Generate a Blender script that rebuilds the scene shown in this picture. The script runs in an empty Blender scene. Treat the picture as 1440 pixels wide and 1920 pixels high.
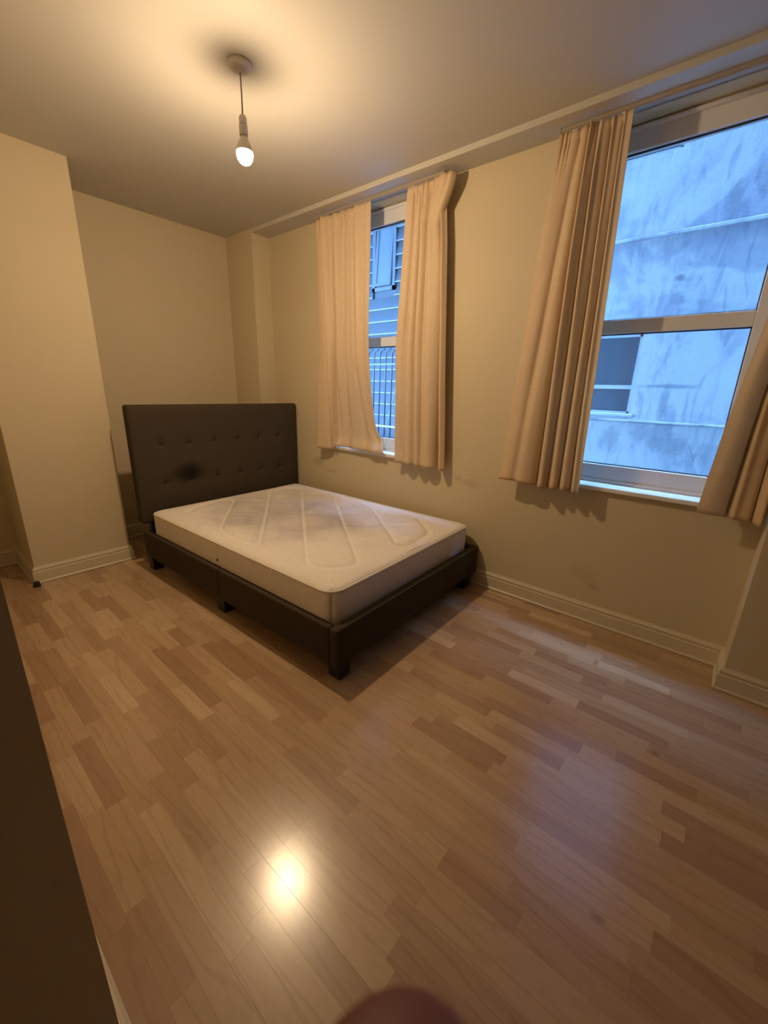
import bpy, bmesh, math, random
import numpy as np
from mathutils import Vector, Matrix

# ------------------------------------------------------------------ camera, world, exposure
scene = bpy.context.scene
COL = scene.collection

CAM_POS = (3.8969, -2.5108, 1.3237)
CAM_R = Vector((0.76592642, 0.64232661, 0.02780725))
CAM_U = Vector((-0.20527266, 0.20332716, 0.95735114))
CAM_F = Vector((-0.60927814, 0.7389686, -0.28758574))
cam_data = bpy.data.cameras.new('camera')
cam = bpy.data.objects.new('camera', cam_data)
COL.objects.link(cam)
cam_data.sensor_fit = 'VERTICAL'
cam_data.sensor_height = 36.0
cam_data.sensor_width = 27.0
cam_data.lens = 765.1 * 36.0 / 1920.0
cam_data.clip_start = 0.005
cam_data.clip_end = 100
m = Matrix((CAM_R, CAM_U, -CAM_F)).transposed().to_4x4()
m.translation = CAM_POS
cam.matrix_world = m
cam_data.dof.use_dof = True
cam_data.dof.focus_distance = 2.6
cam_data.dof.aperture_fstop = 14.3
scene.camera = cam

world = bpy.data.worlds.new('overcast_sky')
scene.world = world
world.use_nodes = True
bg = world.node_tree.nodes['Background']
bg.inputs['Color'].default_value = (0.235, 0.50, 1.0, 1)
bg.inputs['Strength'].default_value = 58.0

BULB_STRENGTH = 1280.0
BULB_COLOR = (1.0, 0.725, 0.44, 1)

vs = scene.view_settings
vs.view_transform = 'Standard'
vs.look = 'None'
vs.gamma = 1.0
vs.use_curve_mapping = False
vs.exposure = 0.0

# ------------------------------------------------------------------ helpers
R = math.radians

def link(name, me, mat=None, parent=None, smooth=False):
    if mat is not None:
        me.materials.append(mat)
    o = bpy.data.objects.new(name, me)
    COL.objects.link(o)
    if parent is not None:
        o.parent = parent
    if smooth:
        me.polygons.foreach_set('use_smooth', [True] * len(me.polygons))
    return o

def from_lists(name, v, f, mat=None, parent=None, smooth=False):
    me = bpy.data.meshes.new(name)
    me.from_pydata([tuple(map(float, p)) for p in v], [], f)
    me.update()
    return link(name, me, mat, parent, smooth)

def from_bm(name, bm, mat=None, parent=None, smooth=False):
    me = bpy.data.meshes.new(name)
    bmesh.ops.recalc_face_normals(bm, faces=bm.faces)
    bm.to_mesh(me)
    bm.free()
    return link(name, me, mat, parent, smooth)

def bm_box(bm, x0, x1, y0, y1, z0, z1, bevel=0.0, seg=1):
    r = bmesh.ops.create_cube(bm, size=1)
    vs_ = r['verts']
    for v in vs_:
        v.co = Vector(((x0 + x1) / 2 + v.co.x * (x1 - x0), (y0 + y1) / 2 + v.co.y * (y1 - y0), (z0 + z1) / 2 + v.co.z * (z1 - z0)))
    if bevel:
        es = list({e for v in vs_ for e in v.link_edges})
        bmesh.ops.bevel(bm, geom=es, offset=bevel, segments=seg, affect='EDGES', profile=0.5)

def box(name, x0, x1, y0, y1, z0, z1, mat, parent=None, bevel=0.0, seg=1, smooth=False):
    bm = bmesh.new()
    bm_box(bm, x0, x1, y0, y1, z0, z1, bevel, seg)
    return from_bm(name, bm, mat, parent, smooth)

def lathe(bm, prof, c=(0, 0, 0), n=32):
    """prof: list of (r, z)"""
    rings = []
    for r, z in prof:
        rings.append([bm.verts.new((c[0] + r * math.cos(2 * math.pi * k / n), c[1] + r * math.sin(2 * math.pi * k / n), c[2] + z)) for k in range(n)])
    for a, b in zip(rings, rings[1:]):
        for k in range(n):
            bm.faces.new((a[k], a[(k + 1) % n], b[(k + 1) % n], b[k]))
    bm.faces.new(rings[0][::-1])
    bm.faces.new(rings[-1])

def tube(bm, pts, r, n=10):
    pts = [Vector(p) for p in pts]
    rings = []
    ref = Vector((0.31, 0.77, 0.55)).normalized()
    for i, p in enumerate(pts):
        t = (pts[min(i + 1, len(pts) - 1)] - pts[max(i - 1, 0)]).normalized()
        a = t.cross(ref).normalized()
        b = t.cross(a).normalized()
        rr = r[i] if isinstance(r, (list, tuple)) else r
        rings.append([bm.verts.new(p + a * rr * math.cos(2 * math.pi * k / n) + b * rr * math.sin(2 * math.pi * k / n)) for k in range(n)])
    for a, b in zip(rings, rings[1:]):
        for k in range(n):
            bm.faces.new((a[k], a[(k + 1) % n], b[(k + 1) % n], b[k]))
    bm.faces.new(rings[0][::-1])
    bm.faces.new(rings[-1])

def rbox(sx, sy, sz, r, nx, ny, nz, rz=None):
    """Welded rounded box, centred, as (verts array, faces); corners rounded by r."""
    idx = {}
    V = []
    F = []
    def lin(n, s):
        # denser near the ends
        t = np.linspace(-1, 1, n + 1)
        k = r / (s / 2)
        inner = np.linspace(-(1 - k), 1 - k, max(n - 5, 2))
        e = np.array([1, 1 - 0.25 * k, 1 - 0.5 * k])
        return np.concatenate([-e, inner, e[::-1]])
    gx, gy, gz = lin(nx, sx), lin(ny, sy), lin(nz, sz)
    def vid(p):
        key = tuple(round(c, 6) for c in p)
        if key not in idx:
            idx[key] = len(V)
            V.append(p)
        return idx[key]
    def face(ax, side, ga, gb):
        for i in range(len(ga) - 1):
            for j in range(len(gb) - 1):
                q = []
                for (a, b) in ((i, j), (i + 1, j), (i + 1, j + 1), (i, j + 1)):
                    p = [0, 0, 0]
                    p[ax] = side
                    o = [k for k in range(3) if k != ax]
                    p[o[0]] = ga[a]
                    p[o[1]] = gb[b]
                    q.append(vid(p))
                flip = (side > 0) ^ (ax == 1)
                F.append(q if flip else q[::-1])
    face(2, 1, gx, gy); face(2, -1, gx, gy)
    face(1, 1, gx, gz); face(1, -1, gx, gz)
    face(0, 1, gy, gz); face(0, -1, gy, gz)
    P = np.array(V, float) * np.array([sx / 2, sy / 2, sz / 2])
    inner = np.array([sx / 2 - r, sy / 2 - r, sz / 2 - r])
    c = np.clip(P, -inner, inner)
    d = P - c
    n = np.linalg.norm(d, axis=1, keepdims=True)
    n[n < 1e-9] = 1
    return c + d / n * r, F

def sweep(name, path, prof, mat, parent=None, closed_ends=True):
    """prof: (offset into the room, z). path: plan points, room on the left of travel."""
    path = [Vector(p) for p in path]
    nrm = []
    for a, b in zip(path, path[1:]):
        d = (b - a).normalized()
        nrm.append(Vector((-d.y, d.x)))
    bm = bmesh.new()
    rings = []
    for i, p in enumerate(path):
        if i == 0:
            k = nrm[0]
        elif i == len(path) - 1:
            k = nrm[-1]
        else:
            k = nrm[i - 1] + nrm[i]
            k = k / k.dot(nrm[i])
        rings.append([bm.verts.new((p.x + k.x * o, p.y + k.y * o, z)) for o, z in prof])
    n = len(prof)
    for a, b in zip(rings, rings[1:]):
        for j in range(n):
            bm.faces.new((a[j], a[(j + 1) % n], b[(j + 1) % n], b[j]))
    if closed_ends:
        bm.faces.new(rings[0]); bm.faces.new(rings[-1][::-1])
    return from_bm(name, bm, mat, parent)

def thing(name, loc, label, cat, group=None, rotz=0.0):
    o = bpy.data.objects.new(name, None)
    o.empty_display_size = 0.1
    COL.objects.link(o)
    o.location = loc
    o.rotation_euler = (0, 0, rotz)
    tag(o, label, cat, group)
    return o

def tag(o, label, cat, group=None):
    o['label'] = label
    o['category'] = cat
    if group:
        o['group'] = group
    return o

def structure(o, label=None):
    o['kind'] = 'structure'
    if label:
        o['label'] = label
    return o

# ------------------------------------------------------------------ materials
class NT:
    def __init__(self, name):
        self.m = bpy.data.materials.new(name)
        self.m.use_nodes = True
        self.t = self.m.node_tree
        self.b = self.t.nodes['Principled BSDF']
        self.out = self.t.nodes['Material Output']
    def n(self, kind, **kw):
        nd = self.t.nodes.new(kind)
        for k, v in kw.items():
            if k in nd.inputs:
                nd.inputs[k].default_value = v
            else:
                setattr(nd, k, v)
        return nd
    def l(self, a, b):
        self.t.links.new(a, b)
    def coords(self, scale=(1, 1, 1), loc=(0, 0, 0), out='Object'):
        tc = self.n('ShaderNodeTexCoord')
        mp = self.n('ShaderNodeMapping')
        mp.inputs['Scale'].default_value = scale
        mp.inputs['Location'].default_value = loc
        self.l(tc.outputs[out], mp.inputs['Vector'])
        return mp.outputs['Vector']
    def noise(self, vec, scale, detail=4, rough=0.5, dist=0.0):
        nd = self.n('ShaderNodeTexNoise')
        nd.inputs['Scale'].default_value = scale
        nd.inputs['Detail'].default_value = detail
        nd.inputs['Roughness'].default_value = rough
        nd.inputs['Distortion'].default_value = dist
        self.l(vec, nd.inputs['Vector'])
        return nd.outputs['Fac']
    def ramp(self, fac, stops, interp='LINEAR'):
        nd = self.n('ShaderNodeValToRGB')
        cr = nd.color_ramp
        cr.interpolation = interp
        while len(cr.elements) < len(stops):
            cr.elements.new(0.5)
        for e, (p, c) in zip(cr.elements, stops):
            e.position = p
            e.color = c if len(c) == 4 else (*c, 1)
        self.l(fac, nd.inputs['Fac'])
        return nd.outputs['Color']
    def mix(self, fac, a, b, mode='MIX'):
        nd = self.n('ShaderNodeMix', data_type='RGBA', blend_type=mode)
        for s, v in ((nd.inputs[0], fac), (nd.inputs[6], a), (nd.inputs[7], b)):
            if isinstance(v, (int, float)):
                s.default_value = v
            elif isinstance(v, tuple):
                s.default_value = v if len(v) == 4 else (*v, 1)
            else:
                self.l(v, s)
        return nd.outputs[2]
    def math(self, op, a, b=0.0):
        nd = self.n('ShaderNodeMath', operation=op)
        for s, v in ((nd.inputs[0], a), (nd.inputs[1], b)):
            if isinstance(v, (int, float)):
                s.default_value = v
            else:
                self.l(v, s)
        return nd.outputs[0]
    def bump(self, h, strength=0.2, dist=0.01):
        nd = self.n('ShaderNodeBump')
        nd.inputs['Strength'].default_value = strength
        nd.inputs['Distance'].default_value = dist
        self.l(h, nd.inputs['Height'])
        self.l(nd.outputs['Normal'], self.b.inputs['Normal'])
    def blob(self, centre, radii, soft=0.5, wob=0.0):
        """1 inside an ellipsoid in world/object space, fading to 0 outside"""
        v = self.coords((1 / radii[0], 1 / radii[1], 1 / radii[2]), tuple(-c / r for c, r in zip(centre, radii)))
        ln = self.n('ShaderNodeVectorMath', operation='LENGTH')
        self.l(v, ln.inputs[0])
        d = ln.outputs['Value']
        if wob:
            nz = self.noise(v, 2.2, 4, 0.65)
            d = self.math('ADD', d, self.math('MULTIPLY', self.math('SUBTRACT', nz, 0.5), wob))
        mr = self.n('ShaderNodeMapRange', interpolation_type='SMOOTHSTEP')
        mr.inputs['From Min'].default_value = 1.0
        mr.inputs['From Max'].default_value = 1.0 - soft
        self.l(d, mr.inputs['Value'])
        return mr.outputs['Result']
    def col(self, c, rough=0.5, spec=0.5, metal=0.0):
        if isinstance(c, tuple):
            self.b.inputs['Base Color'].default_value = (*c[:3], 1)
        else:
            self.l(c, self.b.inputs['Base Color'])
        if isinstance(rough, (int, float)):
            self.b.inputs['Roughness'].default_value = rough
        else:
            self.l(rough, self.b.inputs['Roughness'])
        self.b.inputs['Specular IOR Level'].default_value = spec
        self.b.inputs['Metallic'].default_value = metal
        return self.m

def paint(name, c, var=0.05, marks=()):
    t = NT(name)
    v = t.coords()
    nz = t.noise(v, 1.7, 3, 0.5)
    c2 = tuple(x * (1 - var) for x in c)
    col = t.mix(nz, c, c2)
    for centre, radii, cc, amt in marks:
        b = t.blob(centre, radii, 0.8, 1.1)
        col = t.mix(t.math('MULTIPLY', b, amt), col, cc)
    t.bump(t.noise(v, 140, 3, 0.6), 0.08, 0.002)
    return t.col(col, 0.62, 0.3)

WALL_C = (0.65, 0.555, 0.375)
M_wall = paint('cream_wall_paint', WALL_C)
M_wall_win = paint('scuffed_cream_wall_paint', WALL_C, 0.05, [
    ((2.60, 0, 0.715), (0.10, 0.3, 0.045), (0.42, 0.27, 0.13), 0.38),
    ((2.50, 0, 0.74), (0.05, 0.3, 0.03), (0.42, 0.27, 0.13), 0.35),
    ((3.455, 0, 0.23), (0.05, 0.3, 0.04), (0.30, 0.22, 0.12), 0.35),
    ((3.40, 0, 0.30), (0.12, 0.3, 0.08), (0.40, 0.30, 0.18), 0.25),
    ((1.02, 0, 0.66), (0.12, 0.3, 0.06), (0.35, 0.25, 0.14), 0.4),
    ((1.20, 0, 0.60), (0.10, 0.3, 0.03), (0.35, 0.25, 0.14), 0.3),
    ((1.075, 0, 2.38), (0.04, 0.3, 0.10), (0.38, 0.27, 0.15), 0.25)])
M_ceil = paint('off_white_ceiling_paint', (0.57, 0.545, 0.485), 0.05)
M_skirt = paint('cream_gloss_skirting', (0.68, 0.60, 0.44), 0.06)
M_skirt.node_tree.nodes['Principled BSDF'].inputs['Roughness'].default_value = 0.35

def mat_upvc():
    t = NT('white_upvc')
    v = t.coords()
    c = t.mix(t.noise(v, 9, 3), (0.84, 0.84, 0.83), (0.78, 0.78, 0.77))
    return t.col(c, 0.32, 0.5)
M_upvc = mat_upvc()

def mat_plain(name, c, rough=0.5, spec=0.5, var=0.12, scale=30, metal=0.0, bump=0.0, bscale=200):
    t = NT(name)
    v = t.coords()
    col = t.mix(t.noise(v, scale, 4), c, tuple(x * (1 - var) for x in c))
    if bump:
        t.bump(t.noise(v, bscale, 3, 0.6), bump, 0.002)
    return t.col(col, rough, spec, metal)

M_gasket = mat_plain('black_window_gasket', (0.012, 0.014, 0.018), 0.6)
M_plastic = mat_plain('white_plastic', (0.62, 0.58, 0.55), 0.4)
M_cord = mat_plain('grey_flex', (0.33, 0.28, 0.26), 0.5)
M_track = mat_plain('brown_white_track', (0.42, 0.35, 0.28), 0.4)
M_black = mat_plain('black_plastic', (0.008, 0.008, 0.010), 0.45)
M_rubber = mat_plain('black_rubber', (0.012, 0.012, 0.013), 0.5)

def mat_glass():
    t = NT('window_glass')
    t.t.nodes.remove(t.b)
    tr = t.n('ShaderNodeBsdfTransparent')
    tr.inputs['Color'].default_value = (0.95, 0.97, 0.97, 1)
    gl = t.n('ShaderNodeBsdfGlossy')
    gl.inputs['Roughness'].default_value = 0.02
    lw = t.n('ShaderNodeLayerWeight')
    lw.inputs['Blend'].default_value = 0.5
    fac = t.math('ADD', t.math('MULTIPLY', t.math('POWER', lw.outputs['Facing'], 5.0), 0.5), 0.025)
    mx = t.n('ShaderNodeMixShader')
    t.l(fac, mx.inputs[0]); t.l(tr.outputs[0], mx.inputs[1]); t.l(gl.outputs[0], mx.inputs[2])
    t.l(mx.outputs[0], t.out.inputs['Surface'])
    return t.m
M_glass = mat_glass()

def mat_laminate():
    t = NT('beech_laminate')
    at = t.n('ShaderNodeAttribute', attribute_name='tone')
    tone = at.outputs['Fac']
    tc = t.n('ShaderNodeTexCoord')
    off = t.n('ShaderNodeCombineXYZ')
    t.l(t.math('MULTIPLY', tone, 37.0), off.inputs[0])
    t.l(t.math('MULTIPLY', tone, 91.0), off.inputs[1])
    add = t.n('ShaderNodeVectorMath', operation='ADD')
    t.l(tc.outputs['Object'], add.inputs[0]); t.l(off.outputs[0], add.inputs[1])
    mp = t.n('ShaderNodeMapping'); mp.inputs['Scale'].default_value = (2.6, 12, 1)
    t.l(add.outputs[0], mp.inputs['Vector'])
    mp2 = t.n('ShaderNodeMapping'); mp2.inputs['Scale'].default_value = (14, 70, 1)
    t.l(add.outputs[0], mp2.inputs['Vector'])
    base = t.ramp(tone, [(0.0, (0.385, 0.235, 0.140)), (0.18, (0.43, 0.275, 0.160)), (0.5, (0.485, 0.325, 0.188)), (0.78, (0.535, 0.375, 0.225)), (1.0, (0.60, 0.435, 0.275))])
    n1 = t.noise(mp.outputs[0], 2.2, 5, 0.55, 1.6)
    wv = t.n('ShaderNodeTexWave', wave_type='BANDS', bands_direction='Y')
    wv.inputs['Scale'].default_value = 0.55
    wv.inputs['Distortion'].default_value = 16.0
    wv.inputs['Detail'].default_value = 3
    wv.inputs['Detail Scale'].default_value = 0.6
    t.l(mp.outputs[0], wv.inputs['Vector'])
    n2 = t.noise(mp2.outputs[0], 2.5, 3, 0.6)
    g = t.ramp(wv.outputs['Fac'], [(0.0, (0.72, 0.66, 0.60)), (0.10, (1, 1, 1)), (1.0, (1.0, 1.0, 1.0))])
    c = t.mix(0.38, base, g, 'MULTIPLY')
    g2 = t.ramp(n1, [(0.28, (0.80, 0.74, 0.70)), (0.52, (1, 1, 1)), (0.8, (1.05, 1.05, 1.03))])
    c = t.mix(0.45, c, g2, 'MULTIPLY')
    g3 = t.ramp(n2, [(0.3, (0.88, 0.85, 0.82)), (0.6, (1, 1, 1))])
    c = t.mix(0.28, c, g3, 'MULTIPLY')
    # small dark knots
    vo = t.n('ShaderNodeTexVoronoi', feature='F1'); vo.inputs['Scale'].default_value = 2.3
    mp3 = t.n('ShaderNodeMapping'); mp3.inputs['Scale'].default_value = (1.0, 1.6, 1)
    t.l(tc.outputs['Object'], mp3.inputs['Vector']); t.l(mp3.outputs[0], vo.inputs['Vector'])
    kn = t.ramp(vo.outputs['Distance'], [(0.0, (0.42, 0.33, 0.25)), (0.028, (0.75, 0.68, 0.6)), (0.06, (1, 1, 1))])
    c = t.mix(0.8, c, kn, 'MULTIPLY')
    v = t.coords()
    rr = t.ramp(t.noise(v, 5, 5, 0.6), [(0.3, (0.20, 0.20, 0.20)), (0.7, (0.27, 0.27, 0.27))])
    sep = t.n('ShaderNodeSeparateColor'); t.l(rr, sep.inputs[0])
    h = t.math('ADD', t.math('MULTIPLY', n2, 0.5), t.noise(v, 60, 3, 0.6))
    t.bump(h, 0.045, 0.002)
    t.b.inputs['Coat Weight'].default_value = 0.75
    t.b.inputs['Coat IOR'].default_value = 1.64
    t.b.inputs['Coat Roughness'].default_value = 0.205
    return t.col(c, sep.outputs[0], 0.4)
M_floor = mat_laminate()
M_joint = mat_plain('dark_floor_joint', (0.24, 0.14, 0.075), 0.8)

def mat_fabric(name, c, stain=None):
    t = NT(name)
    v = t.coords()
    wx = t.n('ShaderNodeTexWave', wave_type='BANDS', bands_direction='DIAGONAL')
    wx.inputs['Scale'].default_value = 180
    wx.inputs['Distortion'].default_value = 1.5
    t.l(v, wx.inputs['Vector'])
    n = t.noise(v, 260, 3, 0.6)
    n0 = t.noise(v, 6, 3, 0.5)
    col = t.mix(n, c, tuple(x * 0.62 for x in c))
    col = t.mix(t.math('MULTIPLY', n0, 0.35), col, tuple(x * 0.7 for x in c))
    if stain:
        col = t.mix(t.math('MULTIPLY', t.blob(stain[0], stain[1], 0.85, 0.35), 0.86), col, stain[2])
    h = t.math('ADD', n, t.math('MULTIPLY', wx.outputs['Fac'], 0.5))
    t.bump(h, 0.25, 0.001)
    m = t.col(col, 0.92, 0.12)
    t.b.inputs['Sheen Weight'].default_value = 0.0
    return m
M_bed = mat_fabric('dark_grey_brown_upholstery', (0.078, 0.060, 0.042))
M_head = mat_fabric('stained_dark_upholstery', (0.078, 0.060, 0.042), ((0.01, 0.316, 0.672), (0.5, 0.175, 0.105), (0.008, 0.006, 0.005)))

def mat_mattress():
    t = NT('cream_mattress_ticking')
    v = t.coords()
    # damask like swirls
    vo = t.noise(v, 26, 3, 0.55, 2.5)
    sw = t.ramp(vo, [(0.40, (0.75, 0.69, 0.61)), (0.5, (0.81, 0.75, 0.67)), (0.60, (0.76, 0.70, 0.62))])
    st = t.noise(v, 3.1, 5, 0.6, 0.6)
    wear = t.math('MULTIPLY', t.blob((0.80, 0.66, 0.25), (0.95, 0.62, 0.6), 0.8, 1.0), st)
    c = t.mix(t.math('MINIMUM', t.math('MULTIPLY', wear, 1.7), 1.0), sw, (0.44, 0.40, 0.385))
    blot = t.blob((0.55, 0.33, 0.25), (0.36, 0.22, 0.6), 0.8, 1.6)
    c = t.mix(t.math('MULTIPLY', t.math('MULTIPLY', blot, t.noise(v, 22, 4, 0.7)), 0.55), c, (0.25, 0.23, 0.23))
    sp = t.ramp(t.noise(v, 55, 2, 0.5), [(0.70, (1, 1, 1)), (0.76, (0.62, 0.56, 0.5))])
    c = t.mix(0.45, c, sp, 'MULTIPLY')
    seam = t.n('ShaderNodeAttribute', attribute_name='seam')      # light catching the stitch grooves is put into the colour here
    c = t.mix(t.math('MULTIPLY', seam.outputs['Fac'], 0.75), c, (0.86, 0.81, 0.73))
    t.bump(t.math('ADD', t.noise(v, 300, 2, 0.6), t.math('MULTIPLY', vo, 0.8)), 0.18, 0.002)
    return t.col(c, 0.75, 0.25)
M_mattress = mat_mattress()
M_tag = mat_plain('cream_cloth_label', (0.72, 0.66, 0.56), 0.8, 0.2)
M_pipe = mat_plain('cream_piping', (0.74, 0.68, 0.58), 0.7, 0.3)

def mat_curtain():
    t = NT('cream_gold_curtain_cloth')
    v = t.coords()
    sw = t.noise(v, 8, 2, 0.4, 3.0)
    pat = t.ramp(sw, [(0.44, (0.82, 0.645, 0.43)), (0.5, (0.86, 0.69, 0.475)), (0.56, (0.82, 0.645, 0.43))])
    fine = t.noise(v, 420, 2, 0.5)
    col = t.mix(t.math('MULTIPLY', fine, 0.3), pat, (0.70, 0.53, 0.34))
    t.col(col, 0.55, 0.35)
    t.bump(t.math('ADD', fine, sw), 0.12, 0.001)
    tl = t.n('ShaderNodeBsdfTranslucent')
    t.l(col, tl.inputs['Color'])
    mx = t.n('ShaderNodeMixShader')
    mx.inputs[0].default_value = 0.28
    t.l(t.b.outputs[0], mx.inputs[1]); t.l(tl.outputs[0], mx.inputs[2])
    t.l(mx.outputs[0], t.out.inputs['Surface'])
    return t.m
M_curtain = mat_curtain()

def mat_bulb():
    t = NT('lit_bulb_glass')
    t.col((0.9, 0.85, 0.75), 0.3)
    t.b.inputs['Emission Color'].default_value = BULB_COLOR
    t.b.inputs['Emission Strength'].default_value = BULB_STRENGTH
    return t.m
M_bulb = mat_bulb()

def mat_render():
    t = NT('weathered_grey_render')
    v = t.coords()
    vv = t.coords((1.6, 1.6, 0.45))
    n1 = t.noise(v, 1.1, 6, 0.6, 0.8)
    n2 = t.noise(vv, 3.5, 6, 0.65, 1.2)
    n3 = t.noise(v, 14, 5, 0.7)
    c = t.ramp(n1, [(0.30, (0.19, 0.205, 0.25)), (0.44, (0.235, 0.25, 0.28)), (0.50, (0.305, 0.32, 0.335)), (0.75, (0.35, 0.36, 0.36))])
    dr = t.ramp(n2, [(0.36, (0.55, 0.58, 0.66)), (0.50, (1, 1, 1))])
    c = t.mix(0.65, c, dr, 'MULTIPLY')
    sp = t.ramp(n3, [(0.27, (0.45, 0.48, 0.55)), (0.36, (1, 1, 1))])
    c = t.mix(0.5, c, sp, 'MULTIPLY')
    for ctr, rad, a in (((3.117, 3.5, 2.606), (0.07, 1, 0.05), 0.8), ((3.25, 3.5, 1.45), (0.42, 1, 0.035), 0.6), ((3.22, 3.5, 1.25), (0.07, 1, 0.32), 0.5), ((2.72, 3.5, 0.78), (0.16, 1, 0.25), 0.45), ((3.35, 3.5, 0.78), (0.25, 1, 0.18), 0.45), ((3.45, 3.5, 3.25), (0.1, 1, 0.25), 0.5)):
        c = t.mix(t.math('MULTIPLY', t.blob(ctr, rad, 0.7, 1.4), a), c, (0.09, 0.11, 0.14))
    t.bump(t.math('ADD', n2, n3), 0.3, 0.02)
    return t.col(c, 0.9, 0.2)
M_render = mat_render()
M_clad = mat_plain('grey_metal_cladding', (0.060, 0.068, 0.080), 0.6, 0.3, 0.2, 3)
M_clad_lip = mat_plain('pale_cladding_lip', (0.20, 0.21, 0.22), 0.5)
M_ext_frame = mat_plain('pale_window_frame', (0.33, 0.345, 0.36), 0.5)
M_clad_frame = mat_plain('grey_casement_frame', (0.085, 0.095, 0.11), 0.5)
M_clad_pane = mat_plain('grey_casement_pane', (0.11, 0.125, 0.145), 0.3, 0.4, 0.1, 2)  # plain grey tone for the open sash
M_ext_dark = mat_plain('mottled_dark_pane', (0.075, 0.09, 0.115), 0.35, 0.5, 0.5, 4)  # dark tone with strong mottling
M_rail = mat_plain('dark_iron_railing', (0.018, 0.022, 0.030), 0.5)
M_well_ground = mat_plain('grey_added_ground', (0.10, 0.10, 0.11), 0.9, 0.2, 0.4, 2)  # for the unseen ground added under the light well
M_well_wall = mat_plain('dark_low_bounce_wall', (0.10, 0.105, 0.12), 0.9, 0.2, 0.4, 5)  # kept dark so the unseen added walls bounce little light
M_skin = mat_plain('finger_skin', (0.17, 0.055, 0.042), 0.55, 0.35, 0.15, 40, 0.0, 0.1, 250)
M_nail = mat_plain('finger_nail', (0.50, 0.26, 0.21), 0.35)
M_sleeve = mat_plain('dark_sleeve_cloth', (0.03, 0.03, 0.035), 0.9)

# ------------------------------------------------------------------ room shell
H, HS = 2.608, 2.578
RX, RD = 4.104, 0.2113            # right pier
BX, BD = 0.41, 0.1755             # boxing in far corner
PX, PYR, PYL = 0.508, -1.4925, -2.0706
XL, XEND, XR = 0.0, 3.25, 7.0
YLEFT, YHALL = -2.4600, -4.6
W1 = (1.20, 2.20)
W2 = (3.00, 3.952)
SILL = 0.838
TW = 0.30
TOP = H + 0.12

bm = bmesh.new()
for (x0, x1, z0, z1) in ((-0.15, W1[0], 0, TOP), (W1[0], W1[1], 0, SILL - 0.026), (W1[1], W2[0], 0, TOP), (W2[0], W2[1], 0, SILL - 0.026), (W2[1], XR + 0.15, 0, TOP),
                         (W1[0], W1[1], HS, TOP), (W2[0], W2[1], HS, TOP)):
    bm_box(bm, x0, x1, 0, TW, z0 - 0.05 if z0 == 0 else z0, z1)
structure(from_bm('wall_window', bm, M_wall_win), 'cream painted wall with two tall windows')
structure(box('wall_back', -0.15, 0, YHALL, 0, -0.05, TOP, M_wall), 'cream wall behind the headboard')
structure(box('wall_boxing', 0, BX, -BD, 0, -0.05, TOP, M_wall), 'narrow boxed-in column in the far corner')
structure(box('wall_pier_left', 0, PX, PYL, PYR, -0.05, TOP, M_wall), 'broad cream pier projecting left of the bed')
structure(box('wall_pier_right', RX, XR + 0.15, -RD, 0, -0.05, TOP, M_wall), 'shallow pier right of the large window')
structure(box('wall_left', 0, XEND, YHALL, YLEFT, -0.05, TOP, M_wall), 'dark unlit end of the near wall at left')
structure(box('wall_right', XR, XR + 0.15, YHALL, -RD, -0.05, TOP, M_wall), 'cream wall at the right end of the room')
structure(box('wall_hall', XEND, XR + 0.15, YHALL - 0.15, YHALL, -0.05, TOP, M_wall), 'cream wall at the back of the entrance')
ceil = structure(box('ceiling', -0.15, XR + 0.15, YHALL - 0.15, TW, H, H + 0.12, M_ceil), 'plain off-white plaster ceiling')
box('soffit', BX - 0.02, XR, -0.1737, 0.005, HS, H + 0.01, M_ceil, ceil)

structure(box('wall_added_lower', -6.0, 9.0, 0.0, TW, -2.0, -0.05, M_well_wall), 'unseen wall added below the room to block sky light')  # added out of view; stops sky light entering beneath the floor
structure(box('wall_added_upper', -6.0, 9.0, 0.0, TW, TOP, 18.0, M_well_wall), 'unseen wall added above the room to shade the light well')  # added out of view; its height limits the sky reaching the well

structure(box('floor_added_ground', -7.0, 10.0, TW, 4.2, -2.2, -2.0, M_well_ground), 'unseen ground added under the light well to block sky light')  # added out of view to stop sky light rising from below

# skirting boards
SK = [(0.0, 0.0), (0.019, 0.0), (0.0245, 0.002), (0.0245, 0.010), (0.019, 0.016), (0.018, 0.016), (0.018, 0.080), (0.0165, 0.083), (0.0125, 0.085), (0.0115, 0.089), (0.015, 0.093),
      (0.015, 0.101), (0.012, 0.106), (0.007, 0.109), (0.005, 0.115), (0.0, 0.116)]
structure(sweep('baseboard_window', [(XR, -RD), (RX, -RD), (RX, 0), (BX, 0), (BX, -BD), (0, -BD), (0, PYR)], SK, M_skirt), 'moulded cream skirting along the window wall')
structure(sweep('baseboard_pier', [(0, PYR), (PX, PYR), (PX, PYL), (0, PYL), (0, YLEFT)], SK, M_skirt), 'moulded cream skirting around the left pier')
structure(sweep('baseboard_left', [(0, YLEFT), (XEND, YLEFT)], SK, M_skirt), 'moulded cream skirting of the near left wall')

# ------------------------------------------------------------------ floor of individual laminate staves
floor = structure(box('floor', -0.15, XR + 0.15, YHALL - 0.15, TW, -0.12, -0.008, M_joint), 'beech laminate floor of short staggered staves')
random.seed(11)
SW = 0.0625
Y0 = -2.06
F_PX = 765.1
def project(x, y, z):
    d = Vector((x, y, z)) - Vector(CAM_POS)
    zz = d.dot(CAM_F)
    if zz < 0.05:
        return None
    return 720 + F_PX * d.dot(CAM_R) / zz, 960 - F_PX * d.dot(CAM_U) / zz

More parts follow.
